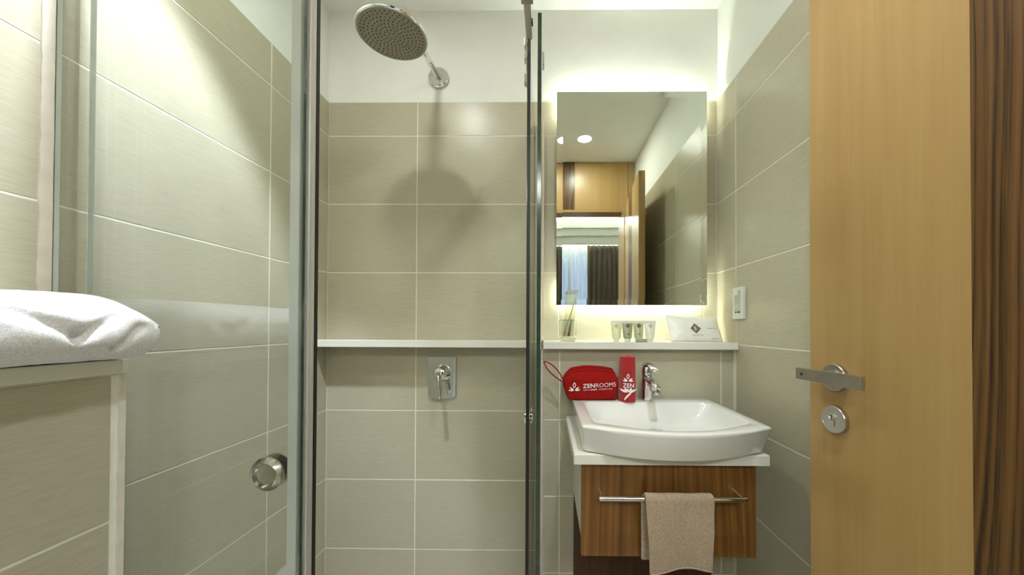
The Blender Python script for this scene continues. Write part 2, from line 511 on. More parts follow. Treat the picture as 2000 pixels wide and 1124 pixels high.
def curtain(name, label, x0, x1, y, z0, z1, folds, amp, mat, group):
    bm = bmesh.new()
    n = folds * 10
    rows = []
    for j, z in enumerate([z0 + (z1 - z0) * k / 6 for k in range(7)]):
        r = []
        for i in range(n + 1):
            t = i / n
            x = x0 + (x1 - x0) * t + .006 * math.sin(9 * t + z * 2)
            yy = y + amp * math.sin(t * folds * 2 * math.pi + .35 * math.sin(z * 2.1 + t * 5)) * (.75 + .25 * (z1 - z))
            r.append(bm.verts.new((x, yy, z)))
        rows.append(r)
    for a, b in zip(rows[:-1], rows[1:]):
        for i in range(n): bm.faces.new((a[i], a[i + 1], b[i + 1], b[i]))
    o = obj(name, bm, mat, None, True, origin=((x0 + x1) / 2, y, z0))
    md = o.modifiers.new('cloth', 'SOLIDIFY'); md.thickness = .0025
    tag(o, label, 'curtain', group)
    return o
curtain('curtain', 'dark brown pleated curtain beside the door, reflected in the mirror', .64, 1.50, -2.55, .02, 2.39, 11, .022, M['drape'], 'bedroom curtains')
curtain('curtain', 'dark brown curtain at the left edge of the mirror reflection', -.75, .225, -2.55, .02, 2.39, 11, .022, M['drape'], 'bedroom curtains')
curtain('sheer_curtain', 'thin white sheer curtain drawn across the bright window', -.55, .66, -2.64, .02, 2.39, 16, .016, M['sheer'], 'bedroom curtains')
pm = thing('curtain_pelmet', 'stepped grey pelmet with a glowing cove above the curtains', 'pelmet', (.2, -2.49, 2.39))
obj('fascia', BX(BX0, BX1, -2.50, -2.47, 2.39, 2.52), M['pelmet'], pm)
obj('fascia', BX(BX0, BX1, -2.50, -2.455, 2.52, 2.64), M['pelmet'], pm)
obj('cornice', BX(BX0, BX1, -2.50, -2.44, 2.64, 2.76), M['paint'], pm)
obj('cove_glow', BX(BX0 + .02, BX1 - .02, -2.48, -2.46, 2.76, 2.94), M['cove'], pm)  # cove wall washed by hidden light, made to glow by itself
bm = bmesh.new()
for k in range(170):
    p = Vector((random.gauss(.36, .16), -3.6 + random.gauss(0, .2), random.gauss(2.62, .2)))
    d = Vector((random.gauss(0, 1), random.gauss(0, .6), random.gauss(-.4, 1))).normalized()
    u, v = frame_of(d); l = random.uniform(.05, .10)
    bm.faces.new([bm.verts.new(q) for q in (p, p + d * l * .5 + u * l * .22, p + d * l, p + d * l * .5 - u * l * .22)])
tr = obj('tree_foliage', bm, M['leaf'], None, origin=(.36, -3.6, 2.4))
tag(tr, 'tree leaves outside the bedroom window', 'foliage', kind='stuff')

# ------------------------------------------------------------------ downlights
def downlight(x, y, label, w, tilt=0.0):
    t = thing('downlight', label, 'light', (x, y, ZCE), 'recessed ceiling downlights')
    bm = bmesh.new(); lathe(bm, [(.049, -.0005), (.049, -.004), (.060, -.004), (.062, -.0005)], (x, y, ZCE), n=36, cap0=False, cap1=False)
    obj('trim_ring', bm, M['plastic'], t, True)
    bm = bmesh.new(); lathe(bm, [(.048, -.0035), (.048, -.0008)], (x, y, ZCE), n=36)
    obj('diffuser', bm, M['lamp'], t)
    ld = bpy.data.lights.new('downlight_lamp', 'SPOT'); ld.energy = w; ld.color = SPOT_COL
    ld.spot_size = R(66 if tilt else 92); ld.spot_blend = .42 if tilt else .6; ld.shadow_soft_size = .035
    lo = bpy.data.objects.new('downlight_lamp', ld); COL.objects.link(lo); lo.parent = t; lo.location = (0, 0, -.045); lo.rotation_euler = (0, tilt, 0)
downlight(.278, .384, 'round recessed downlight reflected in the mirror', SPOT_W * .30)
downlight(-.50, .70, 'round recessed downlight above the shower entrance', SPOT_W * 1.25, R(14))

# ------------------------------------------------------------------ caulk, ledge top, shelves
def ragged(bm, fixed, axis, pl, a0, a1, z0, z1, th, seed):
    """a bead of caulk: ragged inner edge a0, straight outer edge a1"""
    n = 60
    P = []
    for i in range(n + 1):
        z = z0 + (z1 - z0) * i / n
        e = a0 + .0022 * noise.noise((z * 18, seed, 0)) + .0015 * noise.noise((z * 60, seed, 3))
        P.append((e, a1 + .0008 * noise.noise((z * 40, seed, 9)), z))
    rows = []
    for e, f, z in P:
        rows.append([bm.verts.new((pl, e, z)), bm.verts.new((pl + th, e + .001, z)), bm.verts.new((pl + th, f, z)), bm.verts.new((pl, f, z))])
    skin(bm, rows, True, True, True)
bm = bmesh.new(); ragged(bm, None, 'y', XL - .001, .655, .6745, 1.055, 2.0, .003, 1.7)
struct('trim_3', bm, M['caulk'], 'ragged cream silicone bead between glass and left wall')
bm = bmesh.new(); ragged(bm, None, 'y', XLEDGE - .001, .664, .6745, 0, 1.022, .003, 4.2)
struct('trim_4', bm, M['caulk'], 'ragged cream silicone bead between glass and low ledge wall')
lt = obj('ledge_top', BX(XL + .001, -.797, .004, .672, 1.024, 1.051, bev=.002), M['stone'], None, origin=(-.88, .34, 1.024))
tag(lt, 'cream stone slab on the low ledge, under the white towel', 'ledge')
ss = obj('wall_shelf', BX(XL + .001, -.066, 1.447, YB - .001, 1.029, 1.0575, bev=.0015), M['white_stone'], None, origin=(-.5, 1.5, 1.03))
tag(ss, 'narrow white shelf running across the shower wall', 'shelf', 'white wall shelves')
vs_ = obj('wall_shelf', BX(-.012, XR - .001, 1.366, YB - .001, 1.0295, 1.0565, bev=.0015), M['white_stone'], None, origin=(.36, 1.45, 1.03))
tag(vs_, 'white shelf under the mirror holding the toiletries', 'shelf', 'white wall shelves')

# ------------------------------------------------------------------ shower enclosure
def pane(name, x0, x1, y0, y1, z0, z1, parent, thin):
    """glass sheet; the four narrow faces carry the edge colour"""
    bm = bmesh.new(); box(bm, x0, x1, y0, y1, z0, z1)
    o = obj(name, bm, [M['glass'], M['glass_edge'], M['lit_edge']], parent)
    for p in o.data.polygons:
        if abs(p.normal[thin]) < .5: p.material_index = 2 if (thin == 1 and p.normal.x < -.5) else 1   # left edge painted pale for the light the glass catches
    return o
ZG = 2.0
t = thing('shower_screen', 'fixed glass shower panel next to the ledge with the towel', 'glass panel', (-.72, .68, 0), 'glass shower panels')
pane('glass_pane', XL + .002, -.4705, .676, .684, .03, ZG, t, 1)
obj('edge_strip', BX(-.493, -.4758, .6735, .6865, .03, ZG), M['seal'], t)
t = thing('shower_screen', 'fixed glass shower panel seen edge-on beside the mirror', 'glass panel', (-.02, 1.27, 0), 'glass shower panels')
pane('glass_pane', -.0275, -.0165, .99, YB - .003, .03, ZG, t, 0)
obj('wall_channel', BX(-.034, -.0125, YB - .022, YB - .0005, 1.058, ZG), M['caulk'], t)
obj('wall_channel', BX(-.0335, -.0125, YBOX - .002, YBOX + .012, .03, 1.029), M['caulk'], t)
obj('clamp', BX(-.0155, -.0095, 1.06, 1.085, 1.905, 1.945, bev=.001), M['chrome'], t)

d1 = thing('sliding_shower_door', 'sliding glass shower door with the round knob', 'shower door', (-.70, .71, 0), 'sliding shower doors')
pane('glass_pane', -.925, -.500, .704, .712, .03, ZG, d1, 1)
obj('edge_strip', BX(-.9275, -.9255, .7035, .7125, .03, ZG), M['lit_edge'], d1)  # added pale strip, draws the bright line of light along this edge
bm = bmesh.new()
box(bm, -.500, -.4685, .6925, .7015, .03, ZG, bev=.002); box(bm, -.500, -.469, .7015, .7120, .03, ZG, bev=.002)
obj('edge_profile', bm, M['alu'], d1)
obj('gasket', BX(-.478, -.4685, .7122, .721, .03, ZG), M['rubber'], d1)
def glass_knob(par, c, ax, r):
    kb = bmesh.new()
    lathe(kb, [(r * .45, 0), (r * .45, .004), (r * 1.0, .006), (r * 1.02, .010), (r * .80, .0180), (r * .76, .0188), (r * .70, .0182), (r * .60, .010), (r * .2, .0075)], c, ax, 40)
    return obj('knob', kb, M['knob'], par, 'angle')
glass_knob(d1, (-.549, .704, .823), (0, -1, 0), .0325)
glass_knob(d1, (-.549, .712, .823), (0, 1, 0), .0325)

d2 = thing('sliding_shower_door', 'sliding glass shower door seen edge-on in the middle', 'shower door', (-.058, 1.3, 0), 'sliding shower doors')
pane('glass_pane', -.062, -.054, 1.084, 1.534, .03, 1.995, d2, 0)
obj('gasket', BX(-.0605, -.0515, 1.074, 1.0835, .03, 1.995), M['rubber'], d2)
for sgn in (-1, 1):
    kb = bmesh.new(); x0 = -.062 if sgn < 0 else -.054
    lathe(kb, [(.012, 0), (.012, .003), (.028, .004), (.028, .007), (.022, .011), (.008, .010)], (x0, 1.17, .823), (sgn, 0, 0), 28)
    obj('knob', kb, M['chrome'], d2, 'angle')
bm = bmesh.new(); box(bm, -.072, -.0625, 1.088, 1.115, 1.985, 2.008, bev=.001); box(bm, -.0655, -.0625, 1.088, 1.115, 1.87, 1.985); box(bm, -.072, -.0655, 1.09, 1.113, 1.945, 1.965, bev=.001); box(bm, -.072, -.0655, 1.09, 1.113, 1.872, 1.90, bev=.002)
obj('roller_hanger', bm, M['chrome'], d2)

t = thing('shower_rail', 'metal rail above the middle glass edge, running overhead', 'rail', (-.056, .9, 2.01), 'shower rails')
obj('rail_bar', BX(-.067, -.047, .70, 1.10, 2.012, 2.034, bev=.003), M['alu'], t)
obj('bracket', BX(-.073, -.040, .955, .972, 2.006, 2.04, bev=.002), M['steel'], t)
obj('stop', BX(-.047, -.043, 1.03, 1.045, 2.008, 2.02), M['black'], t)
t = thing('shower_rail', 'metal rail over the shower entrance, next to the left wall', 'rail', (-.5, .69, 2.01), 'shower rails')
obj('rail_bar', BX(XL + .003, -.04, .684, .702, 2.004, 2.034, bev=.003), M['alu'], t)
bm = bmesh.new(); box(bm, XL + .003, -.01, .66, .73, 0, .028, bev=.003); box(bm, -.075, -.01, .73, YB - .003, 0, .028, bev=.003)
tr_ = obj('shower_threshold', bm, M['alu'], None, origin=(-.5, .69, 0)); tag(tr_, 'low metal threshold around the shower floor', 'threshold')

# ------------------------------------------------------------------ shower head + mixer
HC = Vector((-.500, 1.13, 2.052)); HR = .108
t = thing('overhead_shower', 'round chrome overhead rain shower on a wall arm', 'shower', (-.478, 1.53, 2.205))
bm = bmesh.new()
lathe(bm, [(HR - .004, 0), (HR, .002), (HR + .0015, .006), (HR, .011), (HR - .012, .0135), (.03, .018), (.022, .026), (.0, .027)], HC, n=56, cap0=False, cap1=False)
obj('head_shell', bm, M['chrome'], t, 'angle')
bm = bmesh.new(); lathe(bm, [(HR - .0035, -.0006), (HR - .0035, .004)], HC, n=56)
obj('spray_face', bm, M['nozzle_face'], t)
bm = bmesh.new()
for rr, n in ((.012, 6), (.024, 12), (.036, 18), (.048, 24), (.060, 30), (.072, 33), (.084, 36), (.094, 42)):
    for k in range(n):
        a = 2 * math.pi * k / n + rr * 9
        c = HC + Vector((math.cos(a) * rr, math.sin(a) * rr, -.0006))
        lathe(bm, [(.0021, 0), (.0013, -.0016)], c, n=6, cap0=False)
tag(obj('nozzles', bm, M['black'], t, label='tiny black rubber spray nozzles'), kind='stuff')
bm = bmesh.new(); lathe(bm, [(.006, -.020), (.0185, -.015), (.0225, 0), (.0205, .014), (.013, .022)], (-.495, 1.20, 2.185), (0, .2, 1), n=24); obj('ball_joint', bm, M['chrome'], t, True)
bm = bmesh.new()
AW = Vector((-.477, 1.532, 2.205)); e = Vector((-.495, 1.205, 2.185))
tube(bm, [AW, AW.lerp(e, .45), AW.lerp(e, .9), e], .0125, 18)
obj('arm', bm, M['chrome'], t, True)
bm = bmesh.new(); tube(bm, [e + Vector((0, -.006, -.012)), HC.lerp(e, .5) + Vector((0, -.002, .010)), HC + Vector((0, .003, .022))], [.0125, .014, .018], 18)
obj('neck', bm, M['chrome'], t, True)
bm = bmesh.new(); lathe(bm, [(.044, 0), (.044, .006), (.041, .0085), (.017, .0085), (.015, .016)], (-.477, YB - .0005, 2.205), (0, -1, 0), 40); obj('flange', bm, M['chrome'], t, 'angle')

t = thing('shower_mixer', 'chrome shower mixer with a lever on a square wall plate', 'mixer', (-.451, YB - .001, .80))
bm = bmesh.new()
pts = []
for i in range(13):
    s = i / 12
    pts.append((-.512 + .122 * s, YB - .0008, .812 - .012 * math.sin(math.pi * s)))
pts += [(-.388, YB - .0008, .984), (-.514, YB - .0008, .986)]
a = ring(bm, pts); b = ring(bm, [(x, y - .006, z) for x, y, z in pts])
cx, cz = -.451, .895
c_ = ring(bm, [(cx + (x - cx) * .96, y - .009, cz + (z - cz) * .97) for x, y, z in pts])
skin(bm, [a, b, c_]); obj('wall_plate', bm, M['chrome'], t, 'angle')
bm = bmesh.new(); lathe(bm, [(.036, .008), (.0355, .016), (.030, .026), (.0285, .046), (.024, .056), (.012, .062), (.001, .063)], (-.449, YB, .915), (0, -1, 0), 32); obj('cartridge_cap', bm, M['chrome'], t, 'angle')
bm = bmesh.new(); tube(bm, [(-.449, 1.486, .918), (-.445, 1.476, .885), (-.441, 1.468, .850), (-.4375, 1.460, .816)], [.024, .021, .016, .012], 18, ry=.010); obj('lever', bm, M['chrome'], t, True)

# ------------------------------------------------------------------ mirror with light strip
t = thing('mirror', 'large frameless mirror glowing from behind above the shelf', 'mirror', (.358, 1.53, 1.2))
mx0, mx1, mz0, mz1, my = .041, .675, 1.208, 2.114, 1.50
bw, bh = .024, .0016
bm = bmesh.new()
def rect(x0, x1, z0, z1, y): return [(x0, y, z0), (x1, y, z0), (x1, y, z1), (x0, y, z1)]
rs = [ring(bm, rect(mx0, mx1, mz0, mz1, my + .004)), ring(bm, rect(mx0, mx1, mz0, mz1, my - bh)), ring(bm, rect(mx0 + bw, mx1 - bw, mz0 + bw, mz1 - bw, my)),]
skin(bm, rs)
obj('mirror_pane', bm, M['mirror'], t)
ins = .055
obj('backing_box', BX(mx0 + ins, mx1 - ins, my + .0045, YB - .0005, mz0 + ins, mz1 - ins), M['mirror_back'], t)
st = []
q = .008
for a in ((mx0 + .02, mx1 - .02, mz1 - ins + .0005, mz1 - ins + q), (mx0 + .02, mx1 - .02, mz0 + ins - q, mz0 + ins - .0005)):
    obj('light_strip', BX(a[0], a[1], my + .012, my + .024, a[2], a[3]), M['led'], t)

# ------------------------------------------------------------------ vanity
vt = obj('vanity_counter', BX(.077, .612, .978, YBOX - .0005, .736, .7655, bev=.0025), M['white_stone'], None, origin=(.34, 1.2, .736))
tag(vt, 'thin cream counter slab under the washbasin', 'counter')
t = thing('vanity_cabinet', 'wall-hung vanity cabinet with a walnut-brown drawer and towel bar', 'cabinet', (.345, 1.2, .475))
DY = 1.0
obj('body', BX(.106, .582, DY + .019, YBOX - .0005, .483, .728), M['stone'], t)
dr = obj('drawer', BX(.100, .586, DY, DY + .0185, .474, .731, bev=.001), M['teak'], t)
bm = bmesh.new(); zb, yb = .656, .955
tube(bm, [(.143, yb, zb), (.535, yb, zb)], .0068, 18)
for x in (.1498, .5282): tube(bm, [(x, yb + .002, zb), (x, yb + .03, zb), (x, DY - .0002, zb + .001)], .0052, 12)
obj('towel_bar', bm, M['chrome'], dr, 'angle')
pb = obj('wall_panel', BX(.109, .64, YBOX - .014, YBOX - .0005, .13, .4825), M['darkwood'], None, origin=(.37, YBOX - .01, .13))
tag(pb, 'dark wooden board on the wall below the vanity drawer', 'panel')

# washbasin: bow front, straight sides, tap deck at the back
def outline(x0, x1, yc, ym, yb_, r):
    P = []
    nf = 28
    def arc(cx, cy, a0, a1, n=5):
        for i in range(n): 
            a = a0 + (a1 - a0) * i / (n - 1); P.append((cx + r * math.cos(a), cy + r * math.sin(a)))
    arc(x0 + r, yc + r, R(180), R(262))
    for i in range(1, nf):
        s = i / nf; P.append((x0 + r + (x1 - x0 - 2 * r) * s, yc - (yc - ym) * (1 - (2 * s - 1) ** 2)))
    arc(x1 - r, yc + r, R(278), R(360))
    for i in range(1, 8): P.append((x1, yc + r + (yb_ - yc - 2 * r) * i / 8))
    arc(x1 - r, yb_ - r, 0, R(90))
    for i in range(1, 12): P.append((x1 - r - (x1 - x0 - 2 * r) * i / 12, yb_))
    arc(x0 + r, yb_ - r, R(90), R(180))
    for i in range(1, 8): P.append((x0, yb_ - r - (yb_ - yc - 2 * r) * i / 8))
    return P
bm = bmesh.new()
BZ = .842
def rg(x0, x1, yc, ym, yb_, r, z): return ring(bm, [(x, y, z) for x, y in outline(x0, x1, yc, ym, yb_, r)])
rs = [rg(.108, .602, 1.00, .945, 1.37, .02, .7665), rg(.104, .604, .990, .925, 1.375, .02, .769),
      rg(.101, .612, .984, .914, 1.38, .016, .80), rg(.099, .620, .980, .907, 1.384, .014, .832),
      rg(.0985, .6215, .979, .906, 1.385, .013, .837), rg(.100, .620, .980, .907, 1.384, .013, .8405), rg(.103, .617, .983, .910, 1.381, .013, BZ),
      rg(.132, .590, 1.006, .938, 1.302, .03, BZ), rg(.1345, .5875, 1.009, .941, 1.299, .03, .8408), rg(.1365, .5855, 1.012, .944, 1.296, .03, .836),
      rg(.150, .572, 1.03, .962, 1.285, .035, .805), rg(.163, .556, 1.045, .985, 1.275, .04, .786), rg(.185, .535, 1.07, 1.02, 1.25, .04, .7775),
      rg(.33, .39, 1.14, 1.135, 1.20, .02, .7755)]
skin(bm, rs)
wbn = obj('washbasin', bm, M['ceramic'], None, 'angle', origin=(.36, 1.17, .766))
tag(wbn, 'white bow-fronted ceramic washbasin on the vanity', 'washbasin')
bm = bmesh.new(); lathe(bm, [(.022, .0002), (.022, .003), (.018, .0045), (.008, .0035)], (.36, 1.167, .7755), n=28); obj('drain', bm, M['chrome'], wbn, 'angle')

# basin tap
tx, ty = .376, 1.332
t = thing('basin_tap', 'chrome single-lever basin tap beside the red towel', 'tap', (tx, ty, BZ))
bm = bmesh.new(); lathe(bm, [(.0215, .0003), (.0215, .004), (.019, .006), (.0185, .060), (.0185, .098), (.0195, .102), (.0195, .118), (.016, .126), (.006, .129)], (tx, ty, BZ), n=32); obj('body', bm, M['chrome'], t, 'angle')
bm = bmesh.new(); tube(bm, [(tx, ty + .002, BZ + .088), (tx, ty - .03, BZ + .083), (tx, ty - .08, BZ + .073), (tx, ty - .118, BZ + .064)], [.0175, .016, .0145, .014], 20, ry=.0125)
sp = obj('spout', bm, M['chrome'], t, True)
bm = bmesh.new(); lathe(bm, [(.0125, -.012), (.0125, -.024), (.0105, -.024), (.0102, -.020)], (tx, ty - .116, BZ + .068), n=24); obj('aerator', bm, M['chrome'], sp, 'angle')
bm = bmesh.new()
prof = [(ty + .022, .128, .0135, .010), (ty + .004, .136, .0155, .008), (ty - .03, .1365, .0145, .006), (ty - .07, .131, .013, .0045), (ty - .108, .123, .012, .0035), (ty - .112, .1215, .010, .003)]
rs = []
for y, z, w, h in prof:
    rs.append(ring(bm, [(tx + w * math.cos(2 * math.pi * k / 16) , y, BZ + z + h * math.sin(2 * math.pi * k / 16)) for k in range(16)]))
skin(bm, rs); obj('lever', bm, M['chrome'], t, True)

# hand towel over the bar
def draped(bm):
    cols, path = 26, []
    yf, ybk, r = yb - .0135, yb + .0135, .0135
    for i in range(19): path.append((yf - .004 * math.sin(math.pi * i / 18), .464 + (zb - .464) * i / 18))
    for i in range(1, 9):
        a = math.pi - math.pi * i / 9; path.append((yb + r * math.cos(a), zb + r * math.sin(a)))
    for i in range(13): path.append((ybk + .002, zb - (zb - .485) * i / 12))
    rows = []
    n = len(path)
    for j, (y, z) in enumerate(path):
        row = []
        drop = max(0, (zb - z)) / .2
        back = j > n - 14
        for i in range(cols + 1):
            s = i / cols
            w0, w1 = (.263, .4435) if not back else (.258, .436)
            x = w0 + (w1 - w0) * s + (.010 * drop * (.5 - s) * 2 if not back else 0) + .0015 * noise.noise((z * 30, i, 2))
            hem = -.013 * math.sin(s * math.pi * 1.0) * -1 if j == 0 else 0
            zz = z
            if drop > .5 and not back: zz = z + (drop - .5) * (.024 * math.sin(math.pi * (s * .8 + .02)) + .010 * s)
            yy = y + (-.006 * drop * math.sin(s * 7 + .6) - .003 * noise.noise((x * 25, z * 12, 5))) * (1 if not back else .4)
            if not back: yy = min(yy, yb - .010) if z < zb - .004 else yy
            row.append(bm.verts.new((x, yy, zz)))
        rows.append(row)
    for a, b in zip(rows[:-1], rows[1:]):
        for i in range(cols): bm.faces.new((a[i], a[i + 1], b[i + 1], b[i]))
bm = bmesh.new(); draped(bm)
ht = obj('hand_towel', bm, M['towel_beige'], None, True, origin=(.353, yb, .46))
md = ht.modifiers.new('pile', 'SOLIDIFY'); md.thickness = .0055; md.offset = 0
md = ht.modifiers.new('soft', 'SUBSURF'); md.levels = 1; md.render_levels = 2
tag(ht, 'beige terry hand towel hanging over the vanity towel bar', 'towel')
bm = bmesh.new()
hl = []
for i in range(27):
    s = i / 26; drop = (zb - .462) / .2
    x = .263 + .1805 * s + .010 * drop * (.5 - s) * 2
    hl.append((x, yb - .0135 - .004 - .006 * drop * math.sin(s * 7 + .6) - .003, .470 + (drop - .5) * (.024 * math.sin(math.pi * (s * .8 + .02)) + .010 * s)))
tube(bm, hl, .0016, 8); obj('hem', bm, M['towel_beige'], ht, True)

# ------------------------------------------------------------------ red pouch
bx0, bx1, by0, by1, bz0, bz1 = .064, .266, 1.316, 1.388, BZ + .002, BZ + .122
t = thing('toiletry_bag', 'red zipped toiletry bag with white lettering and a wrist strap', 'bag', (.165, 1.35, BZ))
bm = bmesh.new()
nx, ny, nz = 16, 6, 9
def bagpt(u, v, w):
    # u,v,w in -1..1 ; sides pull in towards the bottom, top gusset leans back
    x = (bx0 + bx1) / 2 + u * (bx1 - bx0) / 2
    if w < -.1: x -= u * .020 * ((-.1 - w) / .9) ** 1.3 * (1 if u < 0 else .3)
    if w > .3 and u < 0: x -= u * .030 * ((w - .3) / .7) ** 1.5
    if w > .3 and u > 0: x -= u * .010 * ((w - .3) / .7) ** 1.5
    y = (by0 + by1) / 2 + v * (by1 - by0) / 2 * (1 - .10 * abs(w) ** 3)
    if v < 0: y -= .004 * (1 - u * u) * (1 - w * w)
    if w > .45 and v < 0: y += (w - .45) / .55 * .006
    z = (bz0 + bz1) / 2 + w * (bz1 - bz0) / 2
    if w > 0: z -= w * (.014 * (1 - v) / 2 + .006 * u * u) - .004 * (1 - u * u) * w
    n_ = noise.noise((x * 22, y * 22, z * 22)) * .0022
    return Vector((x + n_ * .4, y + n_, z + n_ * .6))
def cubegrid(bm, nx, ny, nz, fn):
    vd = {}
    def V(i, j, k):
        if (i, j, k) not in vd: vd[(i, j, k)] = bm.verts.new(fn(2 * i / nx - 1, 2 * j / ny - 1, 2 * k / nz - 1))
        return vd[(i, j, k)]
    for i in range(nx):
        for k in range(nz):
            for j in (0, ny): bm.faces.new((V(i, j, k), V(i + 1, j, k), V(i + 1, j, k + 1), V(i, j, k + 1)))
        for j in range(ny):
            for k in (0, nz): bm.faces.new((V(i, j, k), V(i + 1, j, k), V(i + 1, j + 1, k), V(i, j + 1, k)))
    for j in range(ny):
        for k in range(nz):
            for i in (0, nx): bm.faces.new((V(i, j, k), V(i, j + 1, k), V(i, j + 1, k + 1), V(i, j, k + 1)))
cubegrid(bm, nx, ny, nz, bagpt)
bg = obj('pouch', bm, M['red_cloth'], t, True)
md = bg.modifiers.new('soft', 'SUBSURF'); md.levels = 1; md.render_levels = 2
bm = bmesh.new(); tube(bm, [bagpt(-1 + 2 * i / 16, -.93, .985) + Vector((0, -.001, .0005)) for i in range(17)], .0016, 8); obj('piping', bm, M['red_cloth'], t, True)
bm = bmesh.new(); tube(bm, [bagpt(-.96 + 1.92 * i / 16, .05, 1.0) + Vector((0, 0, .0005)) for i in range(17)], .0022, 8); obj('zip', bm, M['red_cloth'], t, True)
bm = bmesh.new()
A = Vector((.066, 1.33, BZ + .070)); T_ = Vector((-.008, 1.335, BZ + .142))
l1 = [A, A.lerp(T_, .35) + Vector((.006, 0, .010)), A.lerp(T_, .75) + Vector((.008, 0, .008)), T_]
l2 = [T_, A.lerp(T_, .75) + Vector((-.006, 0, -.010)), A.lerp(T_, .35) + Vector((-.006, .004, -.010)), A + Vector((0, .003, -.006))]
def smoothpath(p, n=8):
    out = []
    q = [p[0]] + p + [p[-1]]
    for i in range(1, len(q) - 2):
        for k in range(n):
            s = k / n; a, b, c, d = q[i - 1], q[i], q[i + 1], q[i + 2]
            out.append(.5 * ((2 * b) + (c - a) * s + (2 * a - 5 * b + 4 * c - d) * s * s + (3 * b - a - 3 * c + d) * s ** 3))
    return out + [p[-1]]
tube(bm, smoothpath(l1 + l2[1:]), .0036, 8, ry=.0022); obj('wrist_strap', bm, M['red_cloth'], t, True)
# printing follows the front face of the pouch
def bagfront(x, z):
    u = max(-1, min(1, (x - (bx0 + bx1) / 2) / ((bx1 - bx0) / 2))); w = (z - (bz0 + bz1) / 2) / ((bz1 - bz0) / 2)
    return (x, bagpt(u, -1, max(-1, min(1, w))).y - .0022, z)
bm = bmesh.new()
put_lotus(bm, .040, lambda x, y: bagfront(.104 + x, BZ + .034 + y + x * .06))
put2d(bm, text_mesh('ZEN', .0215, .00035, 1.10), lambda x, y: bagfront(.135 + x, BZ + .0475 + y + x * .06))
put2d(bm, text_mesh('ROOMS', .0215, -.0001, 1.02), lambda x, y: bagfront(.181 + x, BZ + .0503 + y + x * .06))
put2d(bm, text_mesh('where ', .0098, -.0001), lambda x, y: bagfront(.136 + x, BZ + .0375 + y + x * .06))
put2d(bm, text_mesh('smart', .0102, .0002), lambda x, y: bagfront(.1635 + x, BZ + .0392 + y + x * .06))
put2d(bm, text_mesh('travelers stay', .0098, -.0001, .95), lambda x, y: bagfront(.193 + x, BZ + .041 + y + x * .06))
obj('lettering', bm, M['print_white'], t, label='white lotus mark and lettering')

# rolled red towel
rcx, rcy, rr0, rh = .3035, 1.325, .0388, .163
t = thing('rolled_towel', 'upright rolled red towel printed with a white lotus', 'towel', (rcx, rcy, BZ))
bm = bmesh.new()
rings = []
n = 110; turns = 2.6
def spiral(i, off):
    s = i / n; a = R(-60) - s * turns * 2 * math.pi
    r = rr0 - (rr0 - .006) * s * .96 + off
    return Vector((math.cos(a) * r, math.sin(a) * r * .98, 0))
levels = [(.0, .985), (.004, 1.01), (.03, 1.03), (.09, 1.0), (.14, .97), (.158, .96), (rh, .93)]
thk = .0105
for hz, sc in levels:
    P = [spiral(i, 0) for i in range(n + 1)] + [spiral(i, -thk) for i in range(n, -1, -1)]
    rings.append(ring(bm, [(rcx + p.x * sc, rcy + p.y * sc, BZ + .0015 + hz + (.009 * max(0, .9 - (p.length / rr0)) * min(1, (hz - .1) / .05) if hz > .1 else 0)) for p in P]))
m_ = len(rings[0])
for a, b in zip(rings[:-1], rings[1:]):
    for i in range(m_): bm.faces.new((a[i], a[(i + 1) % m_], b[(i + 1) % m_], b[i]))
for rgx in (rings[0], rings[-1]):
    for i in range(n): bm.faces.new((rgx[i], rgx[i + 1], rgx[m_ - 2 - i], rgx[m_ - 1 - i]))
obj('roll', bm, M['red_terry'], t, 'angle')
def rollfront(x, z):
    a = -math.pi / 2 + (x / rr0) - .20
    h = max(0, z); sc = 1.03 - max(0, (h - .03)) / .13 * .07 if h > .03 else 1.03
    rad = rr0 * sc + .0012
    return (rcx + math.cos(a) * rad, rcy + math.sin(a) * rad, BZ + .0015 + z)
bm = bmesh.new()
put_lotus(bm, .036, lambda x, y: rollfront(x, .072 + y))
put2d(bm, text_mesh('ZEN', .0215, .0003, .98), lambda x, y: rollfront(x - .0185, .0535 + y))
for ang, l, w, cx_, cy_ in ((20, .034, .0045, .002, .036), (160, .034, .0045, -.002, .036), (62, .018, .004, .004, .038), (118, .018, .004, -.004, .038), (95, .016, .003, 0, .036)):
    bm.faces.new([bm.verts.new(rollfront(x, z)) for x, z in petal(cx_, cy_, R(ang), l, w, 9)])
sw = []
for i in range(15):
    s = i / 14; sw.append((-.012 + .030 * s, .008 + .034 * s ** .75, .0028 * math.sin(math.pi * min(1, .25 + s * .75))))
U = [bm.verts.new(rollfront(x - w * .6, z + w)) for x, z, w in sw]; V_ = [bm.verts.new(rollfront(x + w * .6, z - w)) for x, z, w in sw]
for i in range(14): bm.faces.new((U[i], U[i + 1], V_[i + 1], V_[i]))
obj('lettering', bm, M['print_white'], t, label='white lotus mark and lettering')

